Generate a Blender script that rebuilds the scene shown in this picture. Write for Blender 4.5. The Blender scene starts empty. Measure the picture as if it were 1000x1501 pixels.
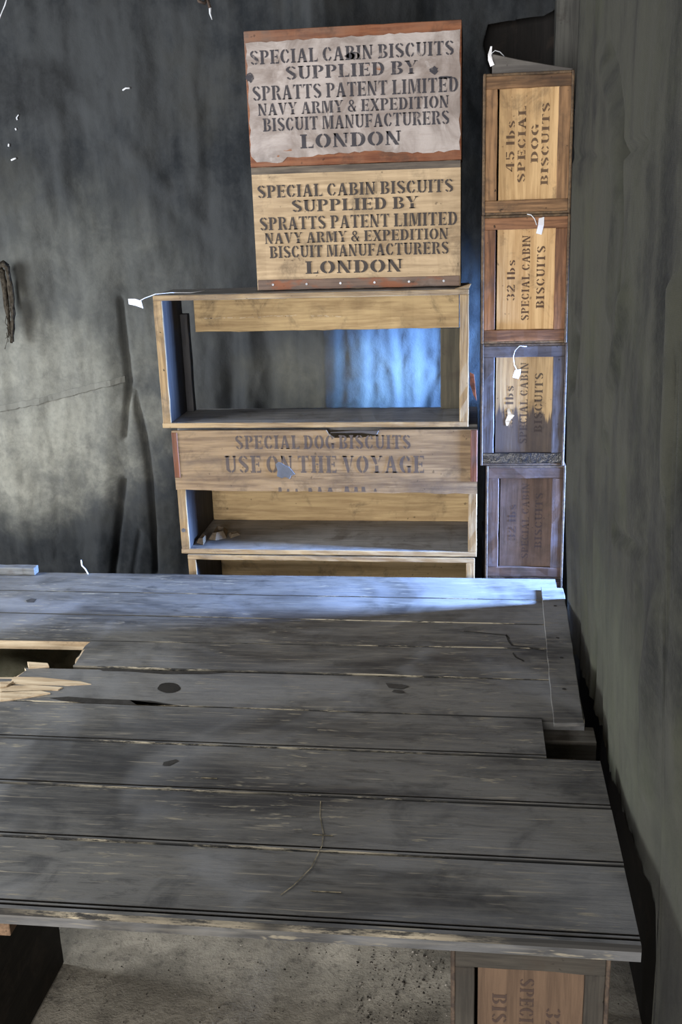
import bpy, math, random
import numpy as np
from mathutils import Matrix, Vector, noise as mnoise
random.seed(7)
R = random.uniform
COL = bpy.context.scene.collection
SC = bpy.context.scene

# ------------------------------------------------------------------ camera, world, lights, exposure
S = 1.4                       # metres per survey unit
CZ = 1.194 * S                # eye height
F, YAW, PITCH, ROLL = 1500.0, -0.133905502, 0.293293382, -0.0327931761
_fw = Vector((math.sin(YAW) * math.cos(PITCH), math.cos(YAW) * math.cos(PITCH), -math.sin(PITCH)))
_r0 = Vector((math.cos(YAW), -math.sin(YAW), 0)); _u0 = _r0.cross(_fw)
RT = _r0 * math.cos(ROLL) + _u0 * math.sin(ROLL)
UP = -_r0 * math.sin(ROLL) + _u0 * math.cos(ROLL)
cam = bpy.data.cameras.new('camera'); camo = bpy.data.objects.new('camera', cam); COL.objects.link(camo)
cam.sensor_fit = 'VERTICAL'; cam.sensor_height = 36.0; cam.lens = F / 1501 * 36; cam.clip_start = 0.02
m = Matrix.Identity(4)
for i in range(3):
    m[i][0], m[i][1], m[i][2] = RT[i], UP[i], -_fw[i]
m[2][3] = CZ
camo.matrix_world = m
SC.camera = camo
SC.view_settings.view_transform = 'Standard'; SC.view_settings.look = 'None'
SC.view_settings.gamma = 1.0; SC.view_settings.use_curve_mapping = False
SC.view_settings.exposure = 0.0

def srgb(r, g, b):
    f = lambda c: (c / 255 / 12.92) if c / 255 <= 0.04045 else ((c / 255 + 0.055) / 1.055) ** 2.4
    return (f(r), f(g), f(b), 1.0)

wd = bpy.data.worlds.new('sky'); SC.world = wd; wd.use_nodes = True
wd.node_tree.nodes['Background'].inputs[0].default_value = (0.5, 0.6, 0.75, 1)
wd.node_tree.nodes['Background'].inputs[1].default_value = 0.3

def area(name, loc, aim, sx, sy, power, color, spread=180):
    l = bpy.data.lights.new(name, 'AREA'); l.shape = 'RECTANGLE'; l.size = sx; l.size_y = sy
    l.energy = power; l.color = color; l.spread = math.radians(spread)
    o = bpy.data.objects.new(name, l); COL.objects.link(o); o.location = loc
    o.rotation_euler = (Vector(aim) - Vector(loc)).to_track_quat('-Z', 'Y').to_euler()
    return o
# daylight through the window behind the camera, the window on the left, and the two small ones behind the curtain
area('daylight_front', (-0.7, -2.9, 1.40), (-0.3, 2.4, 1.2), 1.7, 1.4, 235, (1.0, 0.97, 0.93))
area('daylight_left', (-2.5, 1.75, 1.55), (-0.5, 2.4, 0.8), 1.0, 0.9, 82, (0.93, 0.97, 1.0))
area('daylight_slot', (0.95, 2.50, 1.05), (-0.6, 2.40, 0.80), 0.12, 0.36, 68, (0.30, 0.50, 1.0), 80)
area('daylight_behind', (0.95, 3.02, 1.20), (-0.3, 3.26, 1.20), 0.2, 0.3, 13, (0.22, 0.46, 1.0), 30)

# ------------------------------------------------------------------ helpers
def ray(px, py):
    return RT * ((px - 500) / F) + UP * (-(py - 750.5) / F) + _fw
def aty(px, py, Y):            # photo point on the vertical plane at distance Y
    d = ray(px, py); t = Y / d.y; return Vector((d.x * t, Y, CZ + d.z * t))
def atz(px, py, Z):            # photo point on the level plane at height Z
    d = ray(px, py); t = (Z - CZ) / d.z; return Vector((d.x * t, d.y * t, Z))
def atx(px, py, X):
    d = ray(px, py); t = X / d.x; return Vector((X, d.y * t, CZ + d.z * t))
def U(v): return v * S
def Zu(v): return CZ + v * S

class MB:
    def __init__(s): s.v = []; s.f = []; s.m = []
    def add(s, vs, fs, mat=0):
        b = len(s.v); s.v += [tuple(v) for v in vs]
        for f in fs: s.f.append([b + i for i in f]); s.m.append(mat)
    def board(s, x0, x1, y0, y1, z0, z1, mat=0, j=0.0008, n=None):
        d = [x1 - x0, y1 - y0, z1 - z0]; ax = d.index(max(d))
        if n is None: n = max(1, min(24, int(d[ax] / 0.03)))
        lo, hi = [x0, y0, z0], [x1, y1, z1]; a, b = [k for k in range(3) if k != ax]
        if ax == 1: a, b = b, a
        jj = min(j, d[a] * .15, d[b] * .15)
        vs, fs = [], []
        for i in range(n + 1):
            for ca, cb in ((0, 0), (1, 0), (1, 1), (0, 1)):
                p = [0, 0, 0]; p[ax] = lo[ax] + d[ax] * i / n
                p[a] = (hi if ca else lo)[a] + R(-jj, jj) * (1 if 0 < i < n else .3)
                p[b] = (hi if cb else lo)[b] + R(-jj, jj) * (1 if 0 < i < n else .3)
                vs.append(p)
        for i in range(n):
            for k in range(4):
                fs.append([i * 4 + k, i * 4 + (k + 1) % 4, i * 4 + 4 + (k + 1) % 4, i * 4 + 4 + k])
        fs.append([3, 2, 1, 0]); fs.append([n * 4 + k for k in range(4)])
        s.add(vs, fs, mat)
    def prism(s, poly, axis, a, b, mat=0, mside=None):   # poly in the two other axes (x,y,z order)
        n = len(poly); o = [k for k in range(3) if k != axis]; vs = []
        for h in (a, b):
            for q in poly:
                p = [0, 0, 0]; p[axis] = h; p[o[0]] = q[0]; p[o[1]] = q[1]; vs.append(p)
        s.add(vs, [list(range(n)), list(range(2 * n - 1, n - 1, -1))], mat)
        fs = [[i, i + n, (i + 1) % n + n, (i + 1) % n] for i in range(n)]
        b0 = len(s.v) - 2 * n
        for f in fs: s.f.append([b0 + i for i in f]); s.m.append(mat if mside is None else mside)
    def tube(s, pts, r, k=6, mat=0):
        pts = [Vector(p) for p in pts]; n = len(pts); vs = []; fs = []
        rr = r if isinstance(r, (list, tuple)) else [r] * n
        for i, p in enumerate(pts):
            t = (pts[min(i + 1, n - 1)] - pts[max(i - 1, 0)]).normalized()
            u = t.cross(Vector((0.3, 0.1, 1)) if abs(t.z) < .9 else Vector((1, .2, 0))).normalized(); w = t.cross(u)
            for q in range(k):
                a = 2 * math.pi * q / k; vs.append(p + u * (rr[i] * math.cos(a)) + w * (rr[i] * math.sin(a)))
        for i in range(n - 1):
            for q in range(k): fs.append([i * k + q, i * k + (q + 1) % k, (i + 1) * k + (q + 1) % k, (i + 1) * k + q])
        fs.append(list(range(k))[::-1]); fs.append([(n - 1) * k + q for q in range(k)])
        s.add(vs, fs, mat)
    def build(s, name, mats, parent=None, bevel=0.0012, smooth=False):
        me = bpy.data.meshes.new(name); me.from_pydata(s.v, [], s.f)
        for x in (mats if isinstance(mats, (list, tuple)) else [mats]): me.materials.append(x)
        me.polygons.foreach_set('material_index', s.m)
        import bmesh
        bm = bmesh.new(); bm.from_mesh(me); bmesh.ops.recalc_face_normals(bm, faces=bm.faces); bm.to_mesh(me); bm.free()
        if smooth: me.polygons.foreach_set('use_smooth', [True] * len(me.polygons))
        o = bpy.data.objects.new(name, me); COL.objects.link(o)
        if parent: o.parent = parent
        if bevel:
            b = o.modifiers.new('bevel', 'BEVEL'); b.width = bevel; b.segments = 1; b.limit_method = 'ANGLE'; b.angle_limit = .7
            b.harden_normals = False
        return o

def tag(o, label, cat, group=None):
    o['label'] = label; o['category'] = cat
    if group: o['group'] = group
    return o
def thing(name, label, cat, loc, rz=0, group=None):
    o = bpy.data.objects.new(name, None); COL.objects.link(o); o.empty_display_size = .05
    o.location = loc; o.rotation_euler = (0, 0, rz); return tag(o, label, cat, group)
def struct(o): o['kind'] = 'structure'; return o

# ------------------------------------------------------------------ materials
class NT:
    def __init__(s, name):
        s.mat = bpy.data.materials.new(name); s.mat.use_nodes = True; s.t = s.mat.node_tree
        s.b = s.t.nodes['Principled BSDF']
    def n(s, ty, **kw):
        x = s.t.nodes.new(ty)
        for k, v in kw.items(): setattr(x, k, v)
        return x
    def l(s, a, b): s.t.links.new(a, b)
    def val(s, sock, v):
        if hasattr(v, 'is_output'): s.l(v, sock)
        else: sock.default_value = v
    def coords(s, scale, loc=(0, 0, 0), rand=True):
        tc = s.n('ShaderNodeTexCoord'); mp = s.n('ShaderNodeMapping'); s.l(tc.outputs['Object'], mp.inputs[0])
        mp.inputs['Scale'].default_value = scale; mp.inputs['Location'].default_value = loc
        if not rand: return mp.outputs[0]
        oi = s.n('ShaderNodeObjectInfo'); ml = s.math('MULTIPLY', oi.outputs['Random'], 37.0)
        ad = s.n('ShaderNodeVectorMath', operation='ADD'); s.l(mp.outputs[0], ad.inputs[0]); s.l(ml, ad.inputs[1])
        return ad.outputs[0]
    def noise(s, vec, scale, detail=5, rough=.55, dist=0):
        x = s.n('ShaderNodeTexNoise'); s.l(vec, x.inputs['Vector'])
        x.inputs['Scale'].default_value = scale; x.inputs['Detail'].default_value = detail
        x.inputs['Roughness'].default_value = rough; x.inputs['Distortion'].default_value = dist
        return x.outputs['Fac']
    def math(s, op, a, b=0.0, clamp=False):
        x = s.n('ShaderNodeMath', operation=op, use_clamp=clamp); s.val(x.inputs[0], a); s.val(x.inputs[1], b); return x.outputs[0]
    def ramp(s, fac, lo, hi):   # smooth 0..1
        x = s.n('ShaderNodeMapRange', interpolation_type='SMOOTHSTEP'); s.l(fac, x.inputs[0])
        x.inputs[1].default_value = lo; x.inputs[2].default_value = hi; return x.outputs[0]
    def mix(s, fac, a, b, mode='MIX'):
        x = s.n('ShaderNodeMix', data_type='RGBA', blend_type=mode); s.val(x.inputs[0], fac)
        s.val(x.inputs[6], a); s.val(x.inputs[7], b); return x.outputs[2]
    def bump(s, h, strength, dist=.002):
        x = s.n('ShaderNodeBump'); x.inputs['Strength'].default_value = strength; x.inputs['Distance'].default_value = dist
        s.l(h, x.inputs['Height']); s.l(x.outputs[0], s.b.inputs['Normal'])
    def done(s, col, rough=.7, spec=.3):
        s.val(s.b.inputs['Base Color'], col); s.val(s.b.inputs['Roughness'], rough)
        s.b.inputs['Specular IOR Level'].default_value = spec
        return s.mat

def grainscale(axis, k=0.06):
    sc = [1, 1, 1]; sc['xyz'.index(axis)] = k; return tuple(sc)
_mc = {}
def wood(light, dark, stain=(40, 36, 34), amt=.45, axis='x', rough=.72, ink=0, inkcol=(38, 38, 44), soot=None, spec=.25, speck=.5, dust=None, rust=None, grime=.5):
    key = (grime, light, dark, stain, amt, axis, rough, ink, inkcol, soot, spec, speck, dust, rust)
    if key in _mc: return _mc[key]
    t = NT('wood'); v = t.coords(grainscale(axis)); vb = t.coords(grainscale(axis, .45))
    fib = t.noise(v, 150, 6, .6, .6); rings = t.noise(v, 38, 3, .5, 1.5)
    g = t.math('ADD', t.math('MULTIPLY', fib, .55), t.math('MULTIPLY', rings, .6))
    col = t.mix(t.ramp(g, .42, .74), srgb(*dark), srgb(*light))
    bl = t.noise(vb, 9, 5, .62, .4)
    sm = t.math('MULTIPLY', t.ramp(bl, .48, .74), amt)
    col = t.mix(sm, col, srgb(*stain))
    if rust:
        col = t.mix(t.math('MULTIPLY', t.ramp(t.noise(vb, 16, 4, .6), .54, .64), .75), col, srgb(*rust))
    if dust:
        col = t.mix(t.math('MULTIPLY', t.ramp(t.noise(t.coords((1, 1, 1), (3, 1, 2)), 14, 5, .65), .45, .7), .6), col, srgb(*dust))
    gr = t.noise(t.coords((1, 1, 1), (6, 1, 4)), 12, 6, .68, .5)
    col = t.mix(t.math('MULTIPLY', t.ramp(gr, .52, .70), grime), col, srgb(62, 53, 46))
    sp = t.noise(t.coords((1, 1, 1)), 75, 2, .5)
    col = t.mix(t.math('MULTIPLY', t.ramp(sp, .70, .76), speck), col, srgb(30, 24, 20))
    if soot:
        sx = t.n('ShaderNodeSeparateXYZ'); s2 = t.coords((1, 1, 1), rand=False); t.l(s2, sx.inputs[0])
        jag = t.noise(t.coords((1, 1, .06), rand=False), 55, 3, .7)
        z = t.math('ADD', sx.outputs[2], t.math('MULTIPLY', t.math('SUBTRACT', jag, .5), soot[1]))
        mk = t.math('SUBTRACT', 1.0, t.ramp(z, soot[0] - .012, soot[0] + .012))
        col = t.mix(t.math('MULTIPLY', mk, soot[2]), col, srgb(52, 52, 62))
    if ink:
        worn = t.noise(t.coords((1, 1, 1)), 42, 5, .7); worn2 = t.noise(v, 120, 3, .6)
        w = t.math('ADD', t.math('MULTIPLY', worn, .7), t.math('MULTIPLY', worn2, .3))
        k = t.math('MULTIPLY', t.math('SUBTRACT', 1.0, t.ramp(w, .66, .92)), ink)
        col = t.mix(k, col, srgb(*inkcol))
    h = t.math('ADD', fib, t.math('MULTIPLY', sp, .5))
    t.bump(h, .35, .0012)
    _mc[key] = t.done(col, rough, spec); return _mc[key]

def canvas(base, light, tint, patches=(), seed=0, tintamt=.4):
    t = NT('canvas'); v1 = t.coords((1, 1, 1), (seed, 0, 0), False)
    big = t.noise(v1, 2.2, 6, .6, .5); mid = t.noise(v1, 8, 6, .65, .3); fine = t.noise(v1, 60, 4, .7)
    st = t.noise(t.coords((1, 1, .12), (seed, 2, 0), False), 14, 4, .6)
    k = t.math('ADD', t.math('MULTIPLY', big, .5), t.math('ADD', t.math('MULTIPLY', mid, .3), t.math('MULTIPLY', st, .3)))
    k = t.ramp(k, .44, .62)
    sep = t.n('ShaderNodeSeparateXYZ'); t.l(t.coords((1, 1, 1), (0, 0, 0), False), sep.inputs[0])
    col = t.mix(t.math('MULTIPLY', k, .8), srgb(*base), srgb(*light))
    for (ax, c0, r0, cz, rz, strength, colr) in patches:     # dusty; some also carry painted light
        dx = t.math('DIVIDE', t.math('SUBTRACT', sep.outputs[ax], c0), r0); dz = t.math('DIVIDE', t.math('SUBTRACT', sep.outputs[2], cz), rz)
        d2 = t.math('ADD', t.math('MULTIPLY', dx, dx), t.math('MULTIPLY', dz, dz))
        d2 = t.math('ADD', d2, t.math('MULTIPLY', t.math('SUBTRACT', mid, .5), 1.6))
        mk = t.math('SUBTRACT', 1.0, t.ramp(d2, .05, 1.3))
        mk = t.math('MULTIPLY', mk, t.math('ADD', .5, t.math('MULTIPLY', t.ramp(t.noise(v1, 7, 5, .7, .4), .36, .66), .5)))
        col = t.mix(t.math('MULTIPLY', mk, strength), col, srgb(*colr))
    col = t.mix(t.math('MULTIPLY', t.ramp(t.noise(v1, 3.5, 4, .6), .5, .72), tintamt), col, srgb(*tint))
    col = t.mix(t.math('MULTIPLY', t.ramp(fine, .4, .7), .22), col, srgb(*light))
    wv = t.n('ShaderNodeTexWave'); t.l(t.coords((1, 1, 1), rand=False), wv.inputs[0]); wv.inputs['Scale'].default_value = 240; wv.inputs['Distortion'].default_value = 1
    wv.bands_direction = 'Z'
    t.bump(t.math('ADD', t.math('MULTIPLY', wv.outputs['Fac'], .15), t.math('ADD', fine, mid)), .6, .004)
    t.b.inputs['Sheen Weight'].default_value = .05
    return t.done(col, .92, .1)

def plain(name, rgb, rough=.7, spec=.3, metal=0, var=.25, scale=30, bump=.2):
    t = NT(name); nz = t.noise(t.coords((1, 1, 1)), scale, 5, .65)
    d = tuple(c * (1 - var) for c in rgb)
    col = t.mix(t.ramp(nz, .3, .7), srgb(*d), srgb(*rgb)); t.b.inputs['Metallic'].default_value = metal
    if bump: t.bump(nz, bump, .003)
    return t.done(col, rough, spec)

def table_wood():
    t = NT('table_boards'); v = t.coords((.05, 1, 1), rand=False); u = t.coords((.3, 1, 1), (5, 3, 0), False); w = t.coords((1, 1, 1), rand=False)
    fib = t.noise(v, 130, 6, .65, .4); bl = t.noise(u, 5.5, 6, .62, .5); bl2 = t.noise(w, 9, 5, .6, .6)
    sepv = t.n('ShaderNodeSeparateXYZ'); t.l(w, sepv.inputs[0])
    fine = t.noise(t.coords((.22, 1, 1), (8, 2, 0), False), 60, 6, .75, .5)
    col = t.mix(t.ramp(bl, .34, .66), srgb(50, 50, 52), srgb(106, 105, 103))
    col = t.mix(t.math('MULTIPLY', t.ramp(bl2, .50, .70), .65), col, srgb(30, 31, 35))
    col = t.mix(t.math('MULTIPLY', t.ramp(fib, .45, .7), .45), col, srgb(120, 116, 108))
    col = t.mix(t.math('MULTIPLY', t.ramp(fine, .50, .66), .45), col, srgb(34, 34, 36))
    big = t.noise(w, 2.0, 4, .55, .8)
    col = t.mix(t.math('MULTIPLY', t.ramp(big, .48, .62), .40), col, srgb(140, 142, 146))
    # rubbed flecks of bare wood, running with the boards
    fl = t.noise(t.coords((.16, 1, 1), (1, 7, 0), False), 95, 3, .75, .2); msk = t.noise(w, 5, 3, .6)
    k = t.math('MULTIPLY', t.ramp(fl, .59, .66), t.ramp(msk, .50, .60))
    col = t.mix(t.math('MULTIPLY', k, .7), col, srgb(152, 144, 126))
    fl2 = t.noise(t.coords((.05, 1, 1), (11, 3, 0), False), 160, 2, .6)
    col = t.mix(t.math('MULTIPLY', t.ramp(fl2, .64, .70), .5), col, srgb(158, 150, 134))
    t.bump(t.math('ADD', fib, t.math('ADD', fine, t.math('MULTIPLY', bl2, .6))), .45, .0018)
    rg = t.math('ADD', .38, t.math('MULTIPLY', bl2, .3))
    return t.done(col, rg, .5)
def worn_edge(thr=.5, light=(196, 184, 160)):
    t = NT('worn_edge'); v = t.coords((.16, 1, 1), rand=False)
    k = t.ramp(t.noise(v, 60, 6, .8), thr - .06, thr + .06)
    k2 = t.math('MULTIPLY', t.ramp(t.noise(t.coords((1, 1, 1), (2, 0, 0), False), 2.5, 3, .6), .42, .60), .8)
    return t.done(t.mix(t.math('MULTIPLY', k, k2), srgb(52, 51, 50), srgb(*light)), .7, .2)

TABLE = table_wood(); EDGE = worn_edge(); EDGE2 = worn_edge(.46, (205, 184, 140))
GROOVE = plain('groove_dirt', (66, 64, 62), .9, .05)
BARE = wood((212, 194, 166), (168, 146, 118), (110, 92, 72), .45, 'x', speck=.2)
PAPER = plain('tag_paper', (250, 250, 255), .6, .2, var=.03, bump=0)
STRING = plain('string', (225, 228, 235), .8, .1, var=.1)
RUST = plain('rust', (120, 70, 48), .85, .2, 0, .5, 60, .5)
TAR = plain('tar', (26, 26, 30), .22, .6, 0, .4, 70, 1.0)
NAIL = plain('nail', (120, 122, 128), .4, .5, .8)

# ------------------------------------------------------------------ the setting
WL, WR, WF, WB, CEIL = -2.6, 1.02, -3.0, 3.46, 2.74
WALLM = wood((58, 50, 44), (34, 30, 28), amt=.5, axis='z'); CEILM = wood((46, 42, 40), (28, 26, 25), axis='x')
def floor_mat():
    t = NT('dirt_floor'); v = t.coords((1, 1, 1), rand=False)
    a = t.noise(v, 5, 6, .65, .5); b = t.noise(v, 45, 6, .7); c = t.noise(v, 170, 3, .6)
    col = t.mix(t.ramp(a, .32, .68), srgb(136, 131, 121), srgb(184, 177, 164))
    col = t.mix(t.math('MULTIPLY', t.ramp(b, .5, .7), .6), col, srgb(88, 84, 80))
    col = t.mix(t.math('MULTIPLY', t.ramp(c, .66, .72), .8), col, srgb(40, 38, 36))
    col = t.mix(t.math('MULTIPLY', t.ramp(c, .36, .30), .5), col, srgb(165, 160, 150))
    t.bump(t.math('ADD', b, t.math('MULTIPLY', c, .4)), .45, .006)
    return t.done(col, .95, .1)
def grid(mb, nx, ny, fn, mat=0):
    vs = [fn(i / nx, k / ny) for k in range(ny + 1) for i in range(nx + 1)]
    fs = [[k * (nx + 1) + i, k * (nx + 1) + i + 1, (k + 1) * (nx + 1) + i + 1, (k + 1) * (nx + 1) + i] for k in range(ny) for i in range(nx)]
    mb.add(vs, fs, mat)
b = MB()
def ff(u, v):
    x = WL + u * (WR - WL); y = WF + v * (WB - WF)
    return (x, y, -0.006 + .006 * mnoise.noise((x * 9, y * 9, 0)) - .003 * abs(mnoise.noise((x * 40, y * 40, 3))))
grid(b, 160, 220, ff); struct(b.build('floor', floor_mat(), bevel=0, smooth=True))
def wall(name, boxes, mt):
    mb = MB()
    for q in boxes: mb.board(*q, j=0, n=1)
    return struct(mb.build(name, mt, bevel=0))
T = .12
wall('ceiling', [(WL - T, WR + T, WF - T, WB + T, CEIL, CEIL + T)], CEILM)
wall('wall_back', [(WL - T, WR + T, WB, WB + T, -.1, CEIL)], wood((34, 31, 30), (22, 20, 20), axis='z'))
wall('wall_front', [(WL - T, -1.55, WF - T, WF, -.1, CEIL), (.15, WR + T, WF - T, WF, -.1, CEIL), (-1.55, .15, WF - T, WF, -.1, .68), (-1.55, .15, WF - T, WF, 2.12, CEIL)], WALLM)
wall('wall_left', [(WL - T, WL, WF, 1.25, -.1, CEIL), (WL - T, WL, 2.25, WB, -.1, CEIL), (WL - T, WL, 1.25, 2.25, -.1, 1.1), (WL - T, WL, 1.25, 2.25, 2.0, CEIL)], WALLM)
wall('wall_right', [(WR, WR + T, WF, 2.43, -.1, CEIL), (WR, WR + T, 2.57, 2.88, -.1, CEIL), (WR, WR + T, 3.12, WB, -.1, CEIL),
                    (WR, WR + T, 2.43, 2.57, -.1, .84), (WR, WR + T, 2.43, 2.57, 1.26, CEIL), (WR, WR + T, 2.88, 3.12, -.1, 1.02), (WR, WR + T, 2.88, 3.12, 1.38, CEIL)], WALLM)
wall('light_screen', [(.36, .38, 1.12, 3.2, -.1, .712)], wood((26, 24, 23), (16, 15, 15), axis='y'))  # added screen: stops blue window light under the curtain; near-black for shade
FR = wood((150, 145, 135), (110, 105, 98), axis='z')
for i, (ax, p, a0, a1, z0, z1) in enumerate([('y', WF - .06, -1.55, .15, .68, 2.12), ('x', WL - .06, 1.25, 2.25, 1.1, 2.0), ('x', WR + .06, 2.43, 2.57, .84, 1.26), ('x', WR + .06, 2.88, 3.12, 1.02, 1.38)]):
    mb = MB(); w = .03; mid = (a0 + a1) / 2
    for (s0, s1, q0, q1) in ((a0, a0 + w, z0, z1), (a1 - w, a1, z0, z1), (a0 + w, a1 - w, z0, z0 + w), (a0 + w, a1 - w, z1 - w, z1), (mid - .01, mid + .01, z0 + w, z1 - w)):
        if ax == 'y': mb.board(s0, s1, p - .02, p + .02, q0, q1, n=1, j=0)
        else: mb.board(p - .02, p + .02, s0, s1, q0, q1, n=1, j=0)
    struct(mb.build('window_%d' % (i + 1), FR, bevel=0))

# ------------------------------------------------------------------ canvas hangings
YC = U(2.33)                                   # the canvas on the back wall
def creases(px_lists, plane):
    out = []
    for amp, wid, pts in px_lists:
        out.append((amp, wid, [plane(*q) for q in pts]))
    return out
back_cr = creases([
    # amp > 0 goes back (valley), < 0 comes forward (ridge)
    (.028, .009, [(176, 440), (182, 500), (189, 560), (187, 600), (183, 640)]),
    (-.020, .050, [(150, 430), (160, 500), (166, 600), (160, 700), (150, 840)]),
    (.030, .009, [(196, 575), (212, 640), (221, 700), (226, 780), (228, 840)]),
    (-.014, .030, [(194, 600), (203, 700), (208, 840)]),
    (.024, .010, [(182, 705), (174, 780), (168, 845)]),
    (.016, .010, [(205, 780), (196, 845)]),
    (-.014, .045, [(248, 560), (252, 700), (258, 845)]),
    (-.006, .020, [(90, 120), (170, 190), (240, 270), (345, 370)]),
    (.005, .02, [(80, 140), (160, 210), (230, 290), (335, 390)]),
    (0.0080, .03, [(0, 640), (8, 660), (14, 680)]),
    (0.0120, .05, [(60, 690), (90, 760), (80, 850)]),
    (-0.0120, .06, [(65, 0), (60, 200), (40, 420)]),
    (0.0120, .05, [(100, 0), (110, 200), (120, 420)]),
    (0.0120, .04, [(295, 0), (300, 200), (305, 420)]),
    (-0.0100, .03, [(284, 0), (288, 200), (290, 420)]),
    (.03, .03, [(342, 480), (340, 600)]), (-.02, .03, [(365, 480), (362, 600)]),
    (.02, .03, [(390, 480), (400, 540), (395, 600)]), (-.02, .03, [(440, 480), (446, 600)]),
    
    (0.0105, 0.018, [(508, 440), (506, 640)]), (-0.0070, 0.019, [(533, 440), (536, 520), (530, 640)]),
    (0.0070, 0.016, [(546, 470), (548, 640)]), (-0.0070, 0.016, [(570, 440), (578, 520), (583, 640)]), (0.0070, 0.013, [(577, 440), (588, 530), (590, 640)]),
    (-0.0070, 0.018, [(598, 440), (606, 520), (612, 560), (606, 640)]), (0.0087, 0.018, [(615, 440), (621, 500), (618, 640)]),
    (-0.0052, 0.016, [(500, 560), (530, 545), (580, 540), (618, 540)]), (0.0052, 0.016, [(500, 568), (530, 555), (580, 550), (612, 552)]),
    (-0.0035, 0.013, [(552, 500), (575, 540), (590, 600)]), (0.0070, 0.016, [(625, 520), (640, 545), (628, 580), (612, 620)]),
], lambda px, py: (aty(px, py, YC).x, aty(px, py, YC).z))
def seg_field(X, Z, cr):
    d = np.zeros_like(X)
    for amp, wid, pts in cr:
        best = np.full_like(X, 1e9)
        for (x0, z0), (x1, z1) in zip(pts[:-1], pts[1:]):
            dx, dz = x1 - x0, z1 - z0; L = dx * dx + dz * dz + 1e-12
            t = np.clip(((X - x0) * dx + (Z - z0) * dz) / L, 0, 1)
            best = np.minimum(best, np.hypot(X - x0 - t * dx, Z - z0 - t * dz))
        d += amp * np.exp(-(best / wid) ** 2)
    return d
def npnoise(X, Y, sc, seed):
    return np.array([mnoise.fractal((x * sc[0], y * sc[1], seed), 1.0, 2.0, 3) for x, y in zip(X.ravel(), Y.ravel())]).reshape(X.shape)
nx, nz = 620, 290
X, Z = np.meshgrid(np.linspace(WL + .02, WR - .02, nx + 1), np.linspace(0.005, CEIL - .005, nz + 1))
X_ = X[0].copy()
D = seg_field(X, Z, back_cr) * 0.8
_bx = [aty(p, 540, YC).x for p in (300, 440, 470, 482, 500, 560, 640, 720)]
D += np.interp(X, _bx, [0, -.035, -.095, -.125, -.12, -.05, .045, .07])  # billow added to catch the blue light and shade the canvas beyond
_z = 1 - .72 * np.exp(-((X - aty(580, 540, YC).x) / .36) ** 4)
D = (D - 0) + 0
D += _z * .028 * npnoise(X, Z, (3.2, .55), 1.0) + _z * .010 * npnoise(X, Z, (9, 2.5), 4.0) + .004 * npnoise(X, Z, (22, 12), 9.0)
Yv = np.minimum(YC + D, WB - .02)
cutout = [aty(*q, YC) for q in ((722, 108), (708, 60), (716, 30), (760, 22), (800, 16), (830, 0), (850, 0), (850, 108))]  # outline cut out of the canvas, dark back wall behind it
cutout = [(p.x, p.z) for p in cutout]
def inpoly(x, y, poly):
    c = False
    for i in range(len(poly)):
        (x1, y1), (x2, y2) = poly[i - 1], poly[i]
        if (y1 > y) != (y2 > y) and x < (x2 - x1) * (y - y1) / (y2 - y1) + x1: c = not c
    return c
INS = np.zeros(X.shape, bool); sub = (X > -.1) & (Z > 1.9)
for k, i in zip(*np.nonzero(sub)): INS[k, i] = inpoly(X[k, i], Z[k, i], cutout)
Xs, Zs = X.copy(), Z.copy()
for k, i in zip(*np.nonzero(INS)):
    nb = INS[max(k - 1, 0):k + 2, max(i - 1, 0):i + 2]
    if nb.all(): continue
    best = (9, 0, 0)
    for (x1, z1), (x2, z2) in zip(cutout, cutout[1:] + cutout[:1]):
        dx, dz = x2 - x1, z2 - z1; t = min(1, max(0, ((X[k, i] - x1) * dx + (Z[k, i] - z1) * dz) / (dx * dx + dz * dz)))
        q = (math.hypot(X[k, i] - x1 - t * dx, Z[k, i] - z1 - t * dz), x1 + t * dx, z1 + t * dz)
        if q < best: best = q
    Xs[k, i], Zs[k, i] = best[1], best[2]
mb = MB(); mb.v = [(float(a), float(c), float(e)) for a, c, e in zip(Xs.ravel(), Yv.ravel(), Zs.ravel())]
for k in range(nz):
    for i in range(nx):
        a = k * (nx + 1) + i
        if INS[k:k + 2, i:i + 2].all(): continue
        mb.f.append([a, a + 1, a + nx + 2, a + nx + 1]); mb.m.append(0)
_p = aty(25, 130, YC)
CANB = canvas((37, 40, 44), (66, 68, 70), (62, 61, 56), [(0, -1.62, .60, 1.00, .40, .9, (156, 155, 145)), (0, -1.35, .55, 1.34, .46, .5, (116, 117, 112)), (0, -.45, .35, 1.12, .16, .45, (112, 110, 98)), (0, _p.x, .24, _p.z, .11, .8, (30, 31, 33))])  # pale lower-left patches mix dust with painted daylight
o = tag(mb.build('canvas_sheet', CANB, bevel=0, smooth=True), 'dark grey canvas hanging in folds across the back wall', 'canvas')
sm = o.modifiers.new('thick', 'SOLIDIFY'); sm.thickness = .003; sm.offset = 1

def on_back(px_, py_, off=.004):
    p = aty(px_, py_, YC); i = int(np.clip(round((p.x - X_[0]) / (X_[-1] - X_[0]) * nx), 0, nx)); k = int(np.clip(round(p.z / CEIL * nz), 0, nz))
    return Vector((p.x, float(Yv[k, i]) - off, p.z))
mb = MB(); n = 40; vs = []
for i in range(n + 1):
    x = -60 + 243 * i / n; y = float(np.interp(x, [-60, 0, 60, 150, 183], [611, 598, 586, 563, 555]))
    vs += [on_back(x, y - 4.5 + R(-.6, .6), .008), on_back(x, y + 4.5 + R(-.8, .8), .003)]
mb.add(vs, [[2 * i, 2 * i + 1, 2 * i + 3, 2 * i + 2] for i in range(n)])
sm = (q := mb.build('seam_strip', canvas((96, 97, 94), (128, 128, 122), (104, 103, 96)), o, bevel=0)).modifiers.new('thick', 'SOLIDIFY'); sm.thickness = .002

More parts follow.
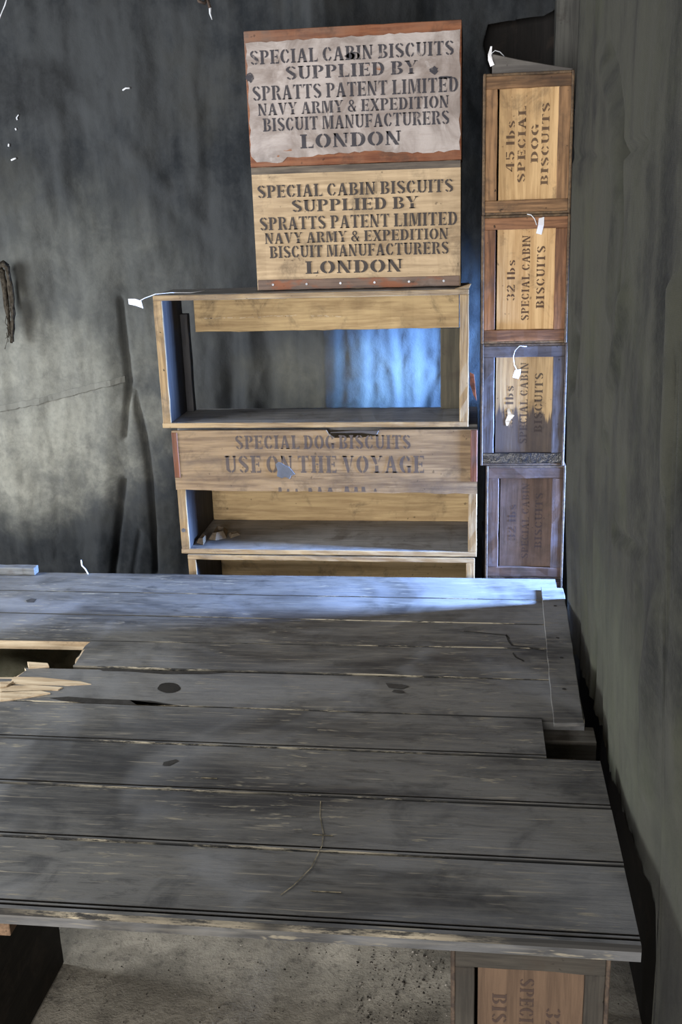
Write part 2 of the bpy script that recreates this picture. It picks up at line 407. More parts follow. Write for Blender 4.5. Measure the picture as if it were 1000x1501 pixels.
# the curtain on the right, from just in front of the crate column towards the camera
HEM = [(1.72, -.76), (1.55, -.745), (1.40, -.735), (1.25, -.725), (1.15, -.71), (1.06, -.715), (1.0, -.725), (.965, -.735), (.950, -.80), (.945, -1.0), (.94, -1.19), (.2, -1.19)]
cur_cr = creases([
    (-.012, .03, [(880, 80), (897, 150), (903, 300), (893, 450)]), (.016, .02, [(890, 80), (905, 150), (912, 330), (905, 430)]),
    (-.014, .02, [(918, 440), (905, 540), (888, 640)]), (.014, .02, [(908, 470), (892, 560), (880, 640)]),
    (-.014, .02, [(965, 430), (960, 560), (952, 720)]), (.018, .03, [(978, 430), (975, 560), (966, 720)]),
    (.012, .02, [(860, 930), (850, 1060)]), (-.012, .03, [(938, 900), (925, 1000), (915, 1150)]), (.014, .03, [(960, 880), (952, 1000), (955, 1200)]),
    (.01, .006, [(905, 222), (938, 206)]), (.01, .006, [(906, 230), (942, 212)]), (.008, .006, [(846, 226), (893, 234)]),
    (.008, .006, [(896, 774), (928, 806)]), (.008, .006, [(896, 784), (922, 806)]),
    (.02, .02, [(850, 500), (846, 560)]),
], lambda px, py: (atx(px, py, U(.165)).y, atx(px, py, U(.165)).z))
ny, nz2 = 240, 170
y0, y1 = U(.2), U(1.70)
Yg, Vg = np.meshgrid(np.linspace(y0, y1, ny + 1), np.linspace(0, 1, nz2 + 1))
hy = [U(a) for a, _ in HEM][::-1]; hz = [Zu(c) for _, c in HEM][::-1]
hem = np.interp(Yg, hy, hz) + .012 * npnoise(Yg, Yg * 0, (40, 1), 3.0)
Zg = hem + (CEIL - .006 - hem) * Vg
Xg = U(np.interp(Yg / S, [.2, .55, .75, .84, .95, 1.1, 1.3, 1.5, 1.62, 1.70], [.46, .32, .218, .195, .184, .172, .168, .170, .166, .1525]))
zrel = (Zg - CZ) / S
Xg = Xg + U(np.interp(zrel, [-1.2, -.7, -.5, -.2, .2, .7], [.014, .014, .004, 0, -.001, -.001])) * 1.0
Xg = Xg + seg_field(Yg, Zg, cur_cr) + .008 * npnoise(Yg, Zg, (4.5, .5), 2.0) + .004 * npnoise(Yg, Zg, (12, 4), 5.0)
mb = MB(); mb.v = [(float(a), float(c), float(e)) for a, c, e in zip(Xg.ravel(), Yg.ravel(), Zg.ravel())]
for k in range(nz2):
    for i in range(ny):
        a = k * (ny + 1) + i; mb.f.append([a, a + 1, a + ny + 2, a + ny + 1]); mb.m.append(0)
CANR = canvas((27, 28, 28), (64, 64, 56), (60, 63, 44), [(1, 1.72, .45, .75, .35, .40, (92, 97, 80))], 4.0, .5)
o = tag(mb.build('canvas_curtain', CANR, bevel=0, smooth=True), 'olive grey canvas curtain hanging along the right side of the table', 'canvas')
sm = o.modifiers.new('thick', 'SOLIDIFY'); sm.thickness = .004; sm.offset = 0
# post in the far corner, above the tall column
mb = MB(); a = aty(813, 60, U(2.24)); c = aty(848, 60, U(2.24)); mb.board(a.x, c.x, U(2.215), U(2.25), 1.9, CEIL, n=20)
struct(mb.build('trim_1', wood((104, 104, 100), (80, 80, 78), amt=.2, axis='z')))

# ------------------------------------------------------------------ stencil letters (10 units high)
def rc(x0, y0, x1, y1): return [[(x0, y0), (x1, y0), (x1, y1), (x0, y1)]]
def pg(*p): return [list(p)]
def arc(cx, cy, rx, ry, tx, ty, a0, a1, n=7):
    out = []; A = [math.radians(a0 + (a1 - a0) * i / n) for i in range(n + 1)]
    P = [(cx + rx * math.cos(t), cy + ry * math.sin(t)) for t in A]; Q = [(cx + (rx - tx) * math.cos(t), cy + (ry - ty) * math.sin(t)) for t in A]
    for i in range(n): out.append([Q[i], P[i], P[i + 1], Q[i + 1]])
    return out
def stem(x=0, w=2.3, s=.8, sh=.9): return rc(x + s, 0, x + s + w, 10) + rc(x, 0, x + s, sh) + rc(x + s + w, 0, x + 2 * s + w - .2, sh) + rc(x, 10 - sh, x + s, 10) + rc(x + s + w, 10 - sh, x + 2 * s + w - .2, 10)
def thin(x, w=1.0): return rc(x + .5, 0, x + .5 + w, 10) + rc(x - .2, 0, x + .5, .8) + rc(x + .5 + w, 0, x + 1.2 + w, .8)
GL = {
 'I': (3.9, stem()),
 'L': (7.2, stem() + pg((4.3, 0), (7.1, 0), (7.1, 3.2), (6.4, 1.2), (4.3, 1.0))),
 'E': (7.4, stem() + pg((4.3, 0), (7.2, 0), (7.2, 2.9), (6.5, 1.1), (4.3, 1.0)) + pg((4.3, 9), (6.5, 8.9), (7.2, 7.1), (7.2, 10), (4.3, 10)) + rc(3.7, 4.5, 5.4, 5.5) + rc(5.4, 3.6, 6.1, 6.4)),
 'F': (7.0, stem() + pg((4.3, 9), (6.5, 8.9), (7, 7.0), (7, 10), (4.3, 10)) + rc(3.7, 4.4, 5.4, 5.4) + rc(5.4, 3.5, 6.1, 6.3)),
 'P': (7.4, stem() + arc(3.9, 7.3, 3.5, 2.7, 2.1, .9, -88, 88)),
 'R': (8.2, stem() + arc(3.9, 7.4, 3.5, 2.6, 2.1, .9, -80, 88) + pg((4.2, 4.4), (5.9, 4.6), (8.2, .6), (8.2, 0), (6.0, 0))),
 'B': (7.8, stem() + arc(3.9, 7.6, 3.3, 2.4, 2.1, .9, -80, 88) + arc(3.9, 2.6, 3.8, 2.6, 2.2, .9, -88, 80)),
 'D': (8.2, stem() + arc(3.9, 5, 4.2, 5, 2.3, 1, -88, 88, 10)),
 'O': (8.4, arc(4.2, 5, 4.2, 5.1, 2.3, 1.1, 98, 262, 10) + arc(4.2, 5, 4.2, 5.1, 2.3, 1.1, -82, 82, 10)),
 'C': (7.6, arc(4.2, 5, 4.2, 5.1, 2.3, 1.1, 98, 262, 10) + arc(4.2, 5, 3.4, 5.1, 1.6, 1.1, 28, 80, 5) + arc(4.2, 5, 3.4, 5.1, 1.4, 1.1, -80, -28, 5)),
 'G': (8.0, arc(4.2, 5, 4.2, 5.1, 2.3, 1.1, 98, 262, 10) + arc(4.2, 5, 3.4, 5.1, 1.6, 1.1, 28, 80, 5) + rc(5.5, .2, 7.5, 4.0) + rc(4.7, 3.4, 8.1, 4.2)),
 'S': (7.0, arc(3.5, 7.5, 3.4, 2.6, 2.0, 1.0, 100, 200, 6) + arc(3.5, 7.5, 3.2, 2.6, 1.3, 1.0, 15, 80, 4) + pg((.3, 6.4), (2.6, 7.2), (6.7, 4.0), (6.6, 3.0), (4.3, 2.9)) + arc(3.5, 2.5, 3.4, 2.6, 2.0, 1.0, -80, 15, 6) + arc(3.5, 2.5, 3.2, 2.6, 1.3, 1.0, 195, 260, 4)),
 'T': (7.6, rc(2.7, 0, 5.0, 10) + rc(1.9, 0, 2.7, .9) + rc(5.0, 0, 5.8, .9) + pg((0, 10), (0, 7.0), (.8, 8.8), (2.2, 9.0), (2.2, 10)) + pg((5.5, 10), (5.5, 9.0), (6.9, 8.8), (7.6, 7.0), (7.6, 10))),
 'N': (8.4, thin(.2) + pg((1.9, 10), (.2, 10), (5.4, 0), (7.5, 0), (2.6, 10)) + rc(6.6, 2.6, 7.6, 10) + rc(5.8, 9.2, 8.4, 10)),
 'M': (11, thin(.2) + pg((1.9, 10), (3.9, 10), (6.0, 2.4), (5.0, 0), (4.4, 0)) + pg((6.3, 3.2), (7.4, 10), (8.0, 10), (6.5, 1.2), (6.0, 1.6)) + rc(8.1, 0, 10.3, 10) + rc(7.5, 0, 8.1, .9) + rc(10.3, 0, 10.9, .9) + rc(10.3, 9.1, 10.9, 10)),
 'A': (8.6, pg((.7, 0), (1.9, 0), (4.0, 8.6), (3.6, 10), (3.3, 10)) + rc(0, 0, 2.4, .8) + pg((4.2, 10), (5.2, 10), (8.2, 0), (5.6, 0), (3.9, 7.6)) + rc(5.0, 0, 8.6, .8) + rc(2.6, 3.0, 4.9, 3.9)),
 'V': (8.4, pg((.4, 10), (3.0, 10), (4.9, 2.4), (4.4, 0), (3.7, 0)) + rc(0, 9.2, 3.5, 10) + pg((5.2, 2.4), (4.7, 0), (7.6, 10), (6.7, 10)) + rc(6.0, 9.2, 8.4, 10)),
 'Y': (8.2, pg((.3, 10), (2.8, 10), (4.6, 5.4), (3.2, 4.6)) + rc(0, 9.2, 3.2, 10) + pg((5.0, 5.6), (4.6, 4.8), (7.6, 10), (6.6, 10)) + rc(5.9, 9.2, 8.2, 10) + rc(3.0, 0, 5.2, 4.3) + rc(2.2, 0, 6.0, .8)),
 'X': (8.2, pg((.4, 10), (3.0, 10), (8.0, 0), (5.4, 0)) + pg((6.2, 10), (7.4, 10), (5.4, 6.2), (4.8, 6.8)) + pg((.8, 0), (2.0, 0), (3.5, 3.2), (2.9, 4.0)) + rc(0, 9.2, 3.3, 10) + rc(5, 0, 8.2, .8) + rc(0, 0, 2.6, .8) + rc(5.6, 9.2, 8, 10)),
 'U': (8.2, rc(.7, 3.2, 2.9, 10) + rc(0, 9.1, 3.6, 10) + arc(4.2, 3.2, 3.5, 3.2, 2.2, 1.1, 180, 264, 6) + arc(4.2, 3.2, 3.3, 3.2, 1.2, 1.1, -84, 0, 6) + rc(6.3, 3.2, 7.5, 10) + rc(5.5, 9.1, 8.2, 10)),
 'H': (9.0, stem() + stem(5.0) + rc(3.6, 4.5, 5.3, 5.5)),
 '&': (8.4, arc(3.6, 7.7, 2.4, 2.3, 1.4, .9, -60, 240, 9) + arc(3.4, 2.7, 3.4, 2.8, 1.8, 1, 90, 300, 9) + pg((2.2, 6.6), (4.0, 6.2), (8.0, 0), (5.8, 0)) + pg((5.2, 1.0), (6.0, .6), (7.8, 4.6), (6.9, 4.8))),
 'b': (6.6, rc(.4, 0, 2.5, 10) + arc(3.0, 3.2, 3.3, 3.2, 2.0, 1.0, -85, 85)),
 'l': (3.0, rc(.4, 0, 2.6, 10)),
 's': (5.4, [[(x * .76, y * .68) for x, y in q] for q in (arc(3.5, 7.5, 3.4, 2.6, 2.2, 1.3, 100, 200, 6) + arc(3.5, 7.5, 3.2, 2.6, 1.6, 1.3, 15, 80, 4) + pg((.3, 6.4), (2.6, 7.2), (6.7, 4.0), (6.6, 3.0), (4.3, 2.9)) + arc(3.5, 2.5, 3.4, 2.6, 2.2, 1.3, -80, 15, 6) + arc(3.5, 2.5, 3.2, 2.6, 1.6, 1.3, 195, 260, 4))]),
 '2': (6.8, arc(3.4, 7.2, 3.3, 2.8, 2.0, 1.1, 10, 80, 5) + arc(3.4, 7.2, 3.3, 2.8, 1.6, 1.1, 100, 175, 5) + pg((4.8, 6.9), (6.7, 7.0), (2.4, 1.6), (.2, 1.6)) + pg((.2, 0), (3.0, 0), (3.0, 1.2), (.2, 1.2)) + pg((3.5, 0), (6.6, 0), (6.7, 2.8), (5.9, 1.3), (3.5, 1.2))),
 '3': (6.6, arc(3.2, 7.5, 3.1, 2.5, 1.9, 1, -60, 80, 7) + arc(3.2, 7.5, 3.1, 2.5, 1.6, 1, 105, 165, 4) + arc(3.2, 2.6, 3.3, 2.6, 2.0, 1, -80, 70, 7) + arc(3.2, 2.6, 3.1, 2.6, 1.6, 1, 195, 255, 4)),
 '4': (7.2, rc(3.9, 0, 6.0, 10) + pg((0, 2.6), (.9, 2.6), (3.6, 8.6), (3.6, 10)) + rc(0, 2.4, 3.4, 3.5) + rc(6.4, 2.4, 7.2, 3.5)),
 '5': (6.6, rc(.6, 5.3, 1.7, 10) + rc(2.2, 8.7, 6.1, 10) + arc(3.0, 3.2, 3.5, 3.2, 2.1, 1.1, -80, 110, 9) + arc(3.0, 3.2, 3.0, 3.2, 1.7, 1.1, 195, 255, 4)),
}
def text_polys(txt, x0, x1, y0, h, gap=1.1, space=4.2):
    w = 0; items = []
    for ch in txt:
        if ch == ' ': w += space - gap; continue
        gw, ps = GL[ch]; items.append((w, ps)); w += gw + gap
    w -= gap; sx = (x1 - x0) / w; out = []
    for ox, ps in items:
        for q in ps: out.append([(x0 + (ox + x) * sx, y0 + y * h / 10) for x, y in q])
    return out
def letter(mb, polys, fn, mat):
    for q in polys: mb.add([fn(x, y) for x, y in q], [list(range(len(q)))], mat)

# ------------------------------------------------------------------ crates
def framed_crate(label, loc, w, h, d, lines, frame, panel, ink, side, rz=0, flip=False, batt=.027, extras=None, bottom=None, inkskip=None, group=None):
    t = thing('biscuit_crate', label, 'crate', loc, rz, group)
    bx = lambda name, mt, *q: (lambda k: (k.board(*q), k.build(name, mt, t))[1])(MB())
    th = .006; X = w / 2
    bx('side_board', side, -X, -X + th, 0, d, .0, h); bx('side_board', side, X - th, X, 0, d, 0, h)
    bx('top_board', side, -X + th, X - th, 0.002, d, h - th, h); bx('bottom_board', side, -X + th, X - th, 0.002, d, 0, th)
    z0, z1 = th, h - th; xx = X - th; f0, f1 = .0015, .015
    bx('frame_batten', bottom or frame[0], -xx, xx, f0, f1, z0, z0 + batt); bx('frame_batten', frame[0], -xx, xx, f0, f1, z1 - batt, z1)
    bx('frame_batten', frame[1], -xx, -xx + batt, f0, f1, z0 + batt, z1 - batt); bx('frame_batten', frame[1], xx - batt, xx, f0, f1, z0 + batt, z1 - batt)
    k = MB(); yp = .0125; pz0, pz1 = z0 + batt - .004, z1 - batt + .004; px0, px1 = -xx + batt + .0, xx - batt - .0
    k.board(px0 + .0045, px1 + .004, yp, yp + .008, pz0, pz1, n=1, j=0)
    pw, ph = px1 - px0, (z1 - batt) - (z0 + batt)
    for (txt, s0, s1, t0, t1) in lines:      # s across the panel, t along it; lettering turned to read upward
        for q in text_polys(txt, t0 * ph, t1 * ph, 0, (s1 - s0) * pw, 1.5, 4.5):
            pts = []
            for a, b2 in q:
                sx = s1 * pw - b2; tz = a
                if flip: sx, tz = pw - sx, ph - tz
                pts.append((px0 + sx, yp - .0005, z0 + batt + tz))
            k.add(pts, [list(range(len(pts)))], 1)
    if extras: extras(k, px0, z0 + batt, pw, ph, yp)
    k.build('end_panel', [panel, ink, BARE], t, bevel=0)
    bx('back_panel', side, -xx, xx, d - .012, d - .002, z0, z1)
    return t
CABIN = [('32 lbs', .20, .335, .29, .70), ('SPECIAL CABIN', .45, .58, .09, .935), ('BISCUITS', .70, .835, .21, .83)]
DOG = [('45 lbs', .15, .29, .26, .72), ('SPECIAL', .345, .47, .16, .845), ('DOG', .565, .68, .335, .68), ('BISCUITS', .735, .855, .13, .865)]
def fr(a, b, **k): return (wood(a, b, axis='x', amt=.7, speck=.9, **k), wood(a, b, axis='z', amt=.7, speck=.9, **k))
def pn(a, b, ink, inkcol, **k): return wood(a, b, axis='z', **k), wood(a, b, axis='z', ink=ink, inkcol=inkcol, **k)
YF = U(1.833); DEP = U(.365)
def col_crate(label, x0, x1, z0, z1, *a, **k):
    return framed_crate(label, (U((x0 + x1) / 2), YF, Zu(z0)), U(x1 - x0), U(z1 - z0), DEP, *a, **k)
side1 = wood((120, 98, 74), (80, 66, 54), axis='y')
side2 = wood((96, 82, 70), (62, 54, 50), axis='y')
p1 = pn((212, 178, 132), (176, 142, 100), .85, (66, 48, 40), stain=(120, 92, 66), amt=.55)
col_crate('topmost crate of the right column, pale panel stencilled 45 lbs dog biscuits', .013, .160, -.0285, .195, DOG, fr((158, 122, 88), (98, 74, 54), stain=(60, 44, 36)), p1[0], p1[1], side1)
p2 = pn((216, 182, 136), (184, 148, 104), .92, (70, 50, 42), stain=(150, 112, 70), amt=.3)
col_crate('second crate down the right column, clean yellow panel in a reddish frame', .0125, .161, -.2465, -.029, CABIN, fr((148, 106, 76), (90, 62, 46), stain=(54, 38, 32)), p2[0], p2[1], side1)
def chip(k, x0, z0, pw, ph, yp):
    pts = [(.20, .30), (.24, .36), (.23, .42), (.27, .44), (.30, .38), (.36, .36), (.32, .33), (.28, .30), (.25, .25), (.22, .25)]
    k.add([(x0 + a * pw, yp - .0008, z0 + (c + .03) * ph) for a, c in pts], [list(range(len(pts)))], 2)
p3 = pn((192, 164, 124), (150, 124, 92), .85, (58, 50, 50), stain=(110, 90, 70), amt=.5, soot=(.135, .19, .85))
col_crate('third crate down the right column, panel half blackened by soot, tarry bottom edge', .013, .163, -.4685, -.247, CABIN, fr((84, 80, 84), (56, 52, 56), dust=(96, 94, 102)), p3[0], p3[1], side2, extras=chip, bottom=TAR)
p4 = pn((98, 80, 70), (76, 62, 56), .6, (48, 44, 52), stain=(58, 48, 44), amt=.5, dust=(104, 88, 84))  # wood colours darkened to carry the shade on the fourth crate
col_crate('fourth crate down the right column, brown panel darkened for shade, with faded lettering, just above the table', .0235, .167, -.689, -.469, CABIN, fr((92, 74, 66), (64, 50, 45), dust=(88, 82, 90)), p4[0], p4[1], side2)
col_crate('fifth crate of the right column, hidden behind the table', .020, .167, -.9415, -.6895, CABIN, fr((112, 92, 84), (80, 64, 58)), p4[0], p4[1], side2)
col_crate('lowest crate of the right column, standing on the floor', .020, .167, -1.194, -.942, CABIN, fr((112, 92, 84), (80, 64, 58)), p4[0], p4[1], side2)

# the loose lid standing on the topmost crate
zt = Zu(.195); Yl = YF + .012
q = [aty(722, 79, Yl), aty(760, 87, Yl), aty(800, 94, Yl), aty(840, 100, Yl)]
mb = MB(); mb.prism([(q[0].x, zt + .0003), (q[3].x, zt + .0003)] + [(p.x, p.z) for p in q[::-1]], 1, Yl, Yl + .009)
tag(mb.build('loose_lid', wood((112, 108, 104), (84, 80, 78), amt=.5, axis='x')), 'dark grey loose lid standing on edge on the topmost crate of the right column', 'board')

# the two big cabin biscuit cases on the shelf top
STEN = [('SPECIAL CABIN BISCUITS', .025, .965, .243, .143), ('SUPPLIED BY', .19, .80, .363, .268), ('SPRATTS PATENT LIMITED', .028, .985, .505, .400),
        ('NAVY ARMY & EXPEDITION', .05, .942, .616, .528), ('BISCUIT MANUFACTURERS', .07, .944, .735, .637), ('LONDON', .245, .72, .872, .768)]
def cabin_case(label, loc, w, h, d, face, faceink, strip, side, rz, paper):
    t = thing('cabin_biscuit_case', label, 'crate', loc, rz)
    bx = lambda name, mt, *q: (lambda k: (k.board(*q), k.build(name, mt, t))[1])(MB())
    X = w / 2; th = .012
    bx('end_board', side, -X, -X + th, .012, d, 0, h); bx('end_board', side, X - th, X, .012, d, 0, h)
    bx('top_board', side, -X + th, X - th, .012, d, h - .008, h); bx('bottom_board', side, -X + th, X - th, .012, d, 0, .008)
    bx('back_board', side, -X + th, X - th, d - .01, d, .008, h - .008)
    k = MB(); sf = lambda u, v: (-X + u * w, -.0022 if paper else -.0016, h - v * h)
    if paper:
        bx('front_board', strip, -X, X, 0, .012, 0, h)
        out = []
        for i in range(41): out.append((.006 + .988 * i / 40, .085 + R(-.006, .006) - .015 * (i / 40)))
        for i in range(1, 16): out.append((.994 + R(-.006, .003), .07 + .85 * i / 16))
        for i in range(41):
            u = 1 - i / 40; out.append((.006 + .988 * u, .925 + R(-.008, .008) + (.035 if .0 < u < .16 else 0) + .012 * math.sin(u * 9)))
        for i in range(1, 16): out.append((.006 + R(-.004, .006), .93 - .84 * i / 16))
        k.prism([(-X + a * w, h - c * h) for a, c in out], 1, -.0016, .0, 0)
    else:
        k.board(-X, X, 0, .012, 0, h, n=20)
    for (txt, u0, u1, vb, vt) in STEN: letter(k, text_polys(txt, u0, u1, vb, vt - vb), lambda x, y: sf(x, y), 1)
    if paper:      # dark smudges and torn spots on the paper
        for (u0, v0, ru, rv) in ((.505, .212, .038, .028), (.873, .345, .022, .03), (.018, .335, .02, .035), (.925, .40, .03, .012)):
            k.add([sf(u0 + ru * math.cos(a) * R(.7, 1.15), v0 + rv * math.sin(a) * R(.6, 1.2)) for a in [2 * math.pi * i / 14 for i in range(14)]], [list(range(14))], 1)
    k.build('paper_facing' if paper else 'front_board', [face, faceink], t, bevel=0)
    if not paper:
        kk = MB(); kk.board(-X + .002, X - .002, -.004, -.0002, .0, h * .085, n=20); s = kk.build('edge_strip', strip, t)
        for i in range(6):
            n = MB(); a = -X + w * (.08 + .84 * i / 5); n.tube([(a, -.005, h * .045), (a, -.0038, h * .045)], .003, 8); n.build('nail_head', NAIL, s, bevel=0)
        kk = MB(); kk.board(-X, X, -.0015, -.0002, h * .945, h, n=20, j=.001); kk.build('lid_edge', wood((128, 116, 102), (88, 80, 74), amt=.6), t)
    return t
def paper_face(ink):
    t = NT('pale_facing'); w = t.coords((1, 1, 1), rand=False); fib = t.noise(t.coords((.12, 1, 1), rand=False), 110, 5, .6)
    a = t.noise(w, 9, 6, .65, .8); b2 = t.noise(w, 4.2, 4, .6, .5); c2 = t.noise(t.coords((1, 1, .5), (4, 0, 1), False), 22, 5, .7, .6)
    col = t.mix(t.ramp(a, .34, .66), srgb(136, 124, 118), srgb(182, 172, 168))
    col = t.mix(t.math('MULTIPLY', t.ramp(b2, .52, .70), .75), col, srgb(104, 97, 92))
    col = t.mix(t.math('MULTIPLY', t.ramp(c2, .58, .72), .55), col, srgb(204, 197, 195))
    col = t.mix(t.math('MULTIPLY', t.ramp(fib, .55, .75), .3), col, srgb(134, 116, 104))
    col = t.mix(t.math('MULTIPLY', t.ramp(t.noise(t.coords((1, 1, 2.5), (9, 9, 2), False), 9, 4, .6), .665, .70), .9), col, srgb(140, 92, 62))
    if ink:
        k = t.math('MULTIPLY', t.math('SUBTRACT', 1.0, t.ramp(t.noise(w, 36, 5, .7), .56, .76)), ink); col = t.mix(k, col, srgb(52, 52, 60))
    t.bump(t.math('ADD', fib, a), .5, .003); return t.done(col, .75, .2)
f1 = dict(stain=(112, 100, 94), amt=.75, dust=(206, 196, 192), rust=None)
PF = paper_face(0); PFI = paper_face(.93)
f2 = dict(stain=(120, 98, 74), amt=.6)
CF = wood((196, 172, 140), (162, 140, 112), **f2); CFI = wood((196, 172, 140), (162, 140, 112), ink=.93, inkcol=(50, 48, 52), **f2)
ORNG = wood((142, 92, 64), (104, 62, 44), stain=(116, 106, 98), amt=.65, dust=(136, 96, 74))
REDST = wood((124, 104, 92), (92, 78, 72), stain=(134, 130, 128), amt=.6, rust=(140, 84, 56))
YK = U(1.875)
k0, k1 = aty(378, 427, YK), aty(675, 419, YK)
zc2 = Zu(-.149) + .001
e0, e1 = aty(368, 243, YK), aty(676, 233, YK); g0, g1 = aty(357, 46, YK), aty(677, 30, YK)
h2 = (e0.z + e1.z) / 2 - zc2 - .004; h1 = (g0.z + g1.z) / 2 - (zc2 + h2)
cabin_case('lower of two large stencilled cases above the shelf, yellow wood with a reddish bottom strip', ((k0.x + k1.x) / 2, YK, zc2), k1.x - k0.x, h2, U(.15), CF, CFI, REDST, side1, 0, False)
cabin_case('upper of two large stencilled cases, pale papered front between rusty orange bands', ((g0.x + g1.x) / 2 , YK, zc2 + h2 + .0012), g1.x - g0.x, h1, U(.15), PF, PFI, ORNG, side1, 0.0, True)

# ------------------------------------------------------------------ open crates used as shelves
LW = wood((192, 166, 124), (158, 132, 96), stain=(110, 88, 62), amt=.5)
LWZ = wood((172, 146, 108), (128, 106, 78), stain=(74, 60, 48), amt=.65, speck=.9, axis='z')
FLO = wood((150, 148, 146), (112, 111, 112), stain=(72, 70, 70), amt=.5, dust=(140, 138, 138), rough=.6)
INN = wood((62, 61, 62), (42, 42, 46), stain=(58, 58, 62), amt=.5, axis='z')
EDG = wood((176, 152, 116), (124, 104, 80), stain=(104, 90, 76), amt=.7)
def open_crate(label, x0, x1, z0, z1, dep, end=.016, covered=False):
    x0, x1, z0, z1 = U(x0), U(x1), Zu(z0), Zu(z1) - .0016
    t = thing('open_crate', label, 'crate', ((x0 + x1) / 2, YF, z0)); w = x1 - x0; h = z1 - z0; X = w / 2; e = U(end)
    bx = lambda name, mt, *q, **k: (lambda kk: (kk.board(*q), kk.build(name, mt, t))[1])(MB())
    tb = .014
    bx('top_board', FLO, -X, X, .045 if covered else .004, dep, h - tb, h); bx('bottom_board', FLO, -X - .002, X, 0.004, dep, 0, tb)
    if not covered: bx('board_edge', EDG, -X, X, 0, .0042, h - tb, h - .001)
    bx('board_edge', EDG, -X - .002, X, 0, .0042, .001, tb)
    for sgn in (-1, 1):
        a, c = (-X, -X + e) if sgn < 0 else (X - e, X)
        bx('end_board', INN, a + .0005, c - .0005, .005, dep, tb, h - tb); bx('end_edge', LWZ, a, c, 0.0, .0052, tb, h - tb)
    return t, X, h, e, tb
DA = U(.132)
t, X, h, e, tb = open_crate('topmost open crate of the shelf stack, backed only by one yellow board', -.579, -.009, -.3965, -.149, DA)
px = lambda x, y, Y: aty(x, y, Y) - t.location
YB = YF + DA - .012
a, c = px(287, 487, YB), px(671, 480, YB)
mb = MB(); mb.board(a.x, X - e - .004, DA - .014, DA - .003, (a.z + c.z) / 2, h - tb, n=24, j=.0016)
for i in range(38):
    x = 300 + 200 * i / 38 + R(-2, 2); p = px(x, 465 + 2 * math.sin(x / 40) + R(-.8, .8), YB); mb.add([(p.x, DA - .0145, p.z), (p.x + .009, DA - .0145, p.z + R(-.001, .001)), (p.x + .008, DA - .0145, p.z + .0022), (p.x + .001, DA - .0145, p.z + R(.0008, .0026))], [[0, 1, 2, 3]], 1)
mb.build('back_board', [LW, BARE], t)
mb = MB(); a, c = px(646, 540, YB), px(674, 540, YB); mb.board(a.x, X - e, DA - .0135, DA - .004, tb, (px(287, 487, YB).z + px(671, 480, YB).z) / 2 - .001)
mb.build('olive_strip', wood((86, 80, 66), (66, 62, 52), amt=.2, axis='z'), t)  # upright olive strip at the right of the back opening
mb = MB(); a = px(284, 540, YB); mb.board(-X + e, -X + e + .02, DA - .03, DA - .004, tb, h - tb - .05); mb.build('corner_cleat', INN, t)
mb = MB()   # rusty strap hanging from the right end
p = [px(689, 545, YF - .004), px(695, 548, YF - .006), px(697, 565, YF - .012), px(699, 588, YF - .010), px(694, 578, YF - .006), px(689, 562, YF - .003)]
mb.prism([(q.x, q.z) for q in p], 1, -.012, -.0105); mb.build('rusty_strap', RUST, t)
mb = MB(); p = aty(686, 421, YF) - t.location; mb.prism([(X - .035, h), (X, h), (X + .006, h + .012), (X - .002, h + .010), (X - .015, h + .006)], 1, .0, .01); mb.build('splinter', LW, t)

DB = U(.20)
t, X, h, e, tb = open_crate('middle open crate of the shelf stack, lettered board across its upper front', -.562, .0075, -.646, -.397, DB, covered=True)
mb = MB(); mb.board(-X + e, X - e, DB - .012, DB - .002, tb, h - tb, j=.0005); mb.build('back_board', LW, t)
zb = lambda x, y: (aty(x, y, YF - .01) - t.location).z
xb = lambda x, y: (aty(x, y, YF - .01) - t.location).x
FP = dict(stain=(84, 72, 64), amt=.8, rust=None)
PB = wood((150, 126, 96), (108, 88, 68), **FP); PBI = wood((150, 126, 96), (108, 88, 68), ink=.75, inkcol=(58, 56, 62), **FP)
top = h - .002; bot = [(-X, zb(262, 718))]
for i in range(1, 30): bot.append((-X + 2 * X * i / 30, zb(262, 718) + (zb(699, 724) - zb(262, 718)) * i / 30 + R(-.0016, .0016)))
bot.append((X, zb(699, 724)))
poly = bot + [(X, top), (xb(556, 632), top), (xb(553, 639), zb(553, 639)), (xb(530, 640), zb(530, 641.5)), (xb(490, 641), zb(490, 642)), (xb(482, 636), zb(482, 637)), (xb(478, 632), top), (-X, top)]
mb = MB(); mb.prism(poly, 1, -.010, -.0004)
for txt, a0, a1, yb0, yt0 in (('SPECIAL DOG BISCUITS', 345, 602, 658, 638), ('USE ON THE VOYAGE', 330, 622, 693, 668)):
    A, B = xb(a0, (yb0 + yt0) / 2), xb(a1, (yb0 + yt0) / 2); zz = zb((a0 + a1) / 2, yb0); hh = zb((a0 + a1) / 2, yt0) - zz
    letter(mb, text_polys(txt, A, B, 0, hh, 1.6, 4.0), lambda x, y: (x, -.0106, zz + y), 1)
for i, x in enumerate((408, 420, 433, 452, 466, 480, 505, 519, 530, 548)):   # tops of a cut-off line of lettering
    A = xb(x, 715); wq = R(.006, .015); tq = zb(x, 722 - R(5, 9)); mb.add([(A, -.0106, zb(x, 722) + .0025), (A + wq, -.0106, zb(x, 722) + .0025), (A + wq * R(.7, 1.0), -.0106, tq), (A + wq * R(0, .3), -.0106, tq)], [[0, 1, 2, 3]], 1)
fp = mb.build('front_board', [PB, PBI], t, bevel=0)
mb = MB(); mb.prism([(xb(553, 637), zb(553, 637)), (xb(556, 631), top), (xb(520, 632), top), (xb(485, 633), zb(485, 633)), (xb(484, 634), zb(484, 634.5)), (xb(530, 634), zb(530, 634.5))], 1, -.0135, -.0105); mb.build('torn_lip', wood((84, 78, 74), (60, 56, 54)), fp)
ORS = wood((120, 76, 54), (84, 52, 40), stain=(100, 84, 74), amt=.5, axis='z')
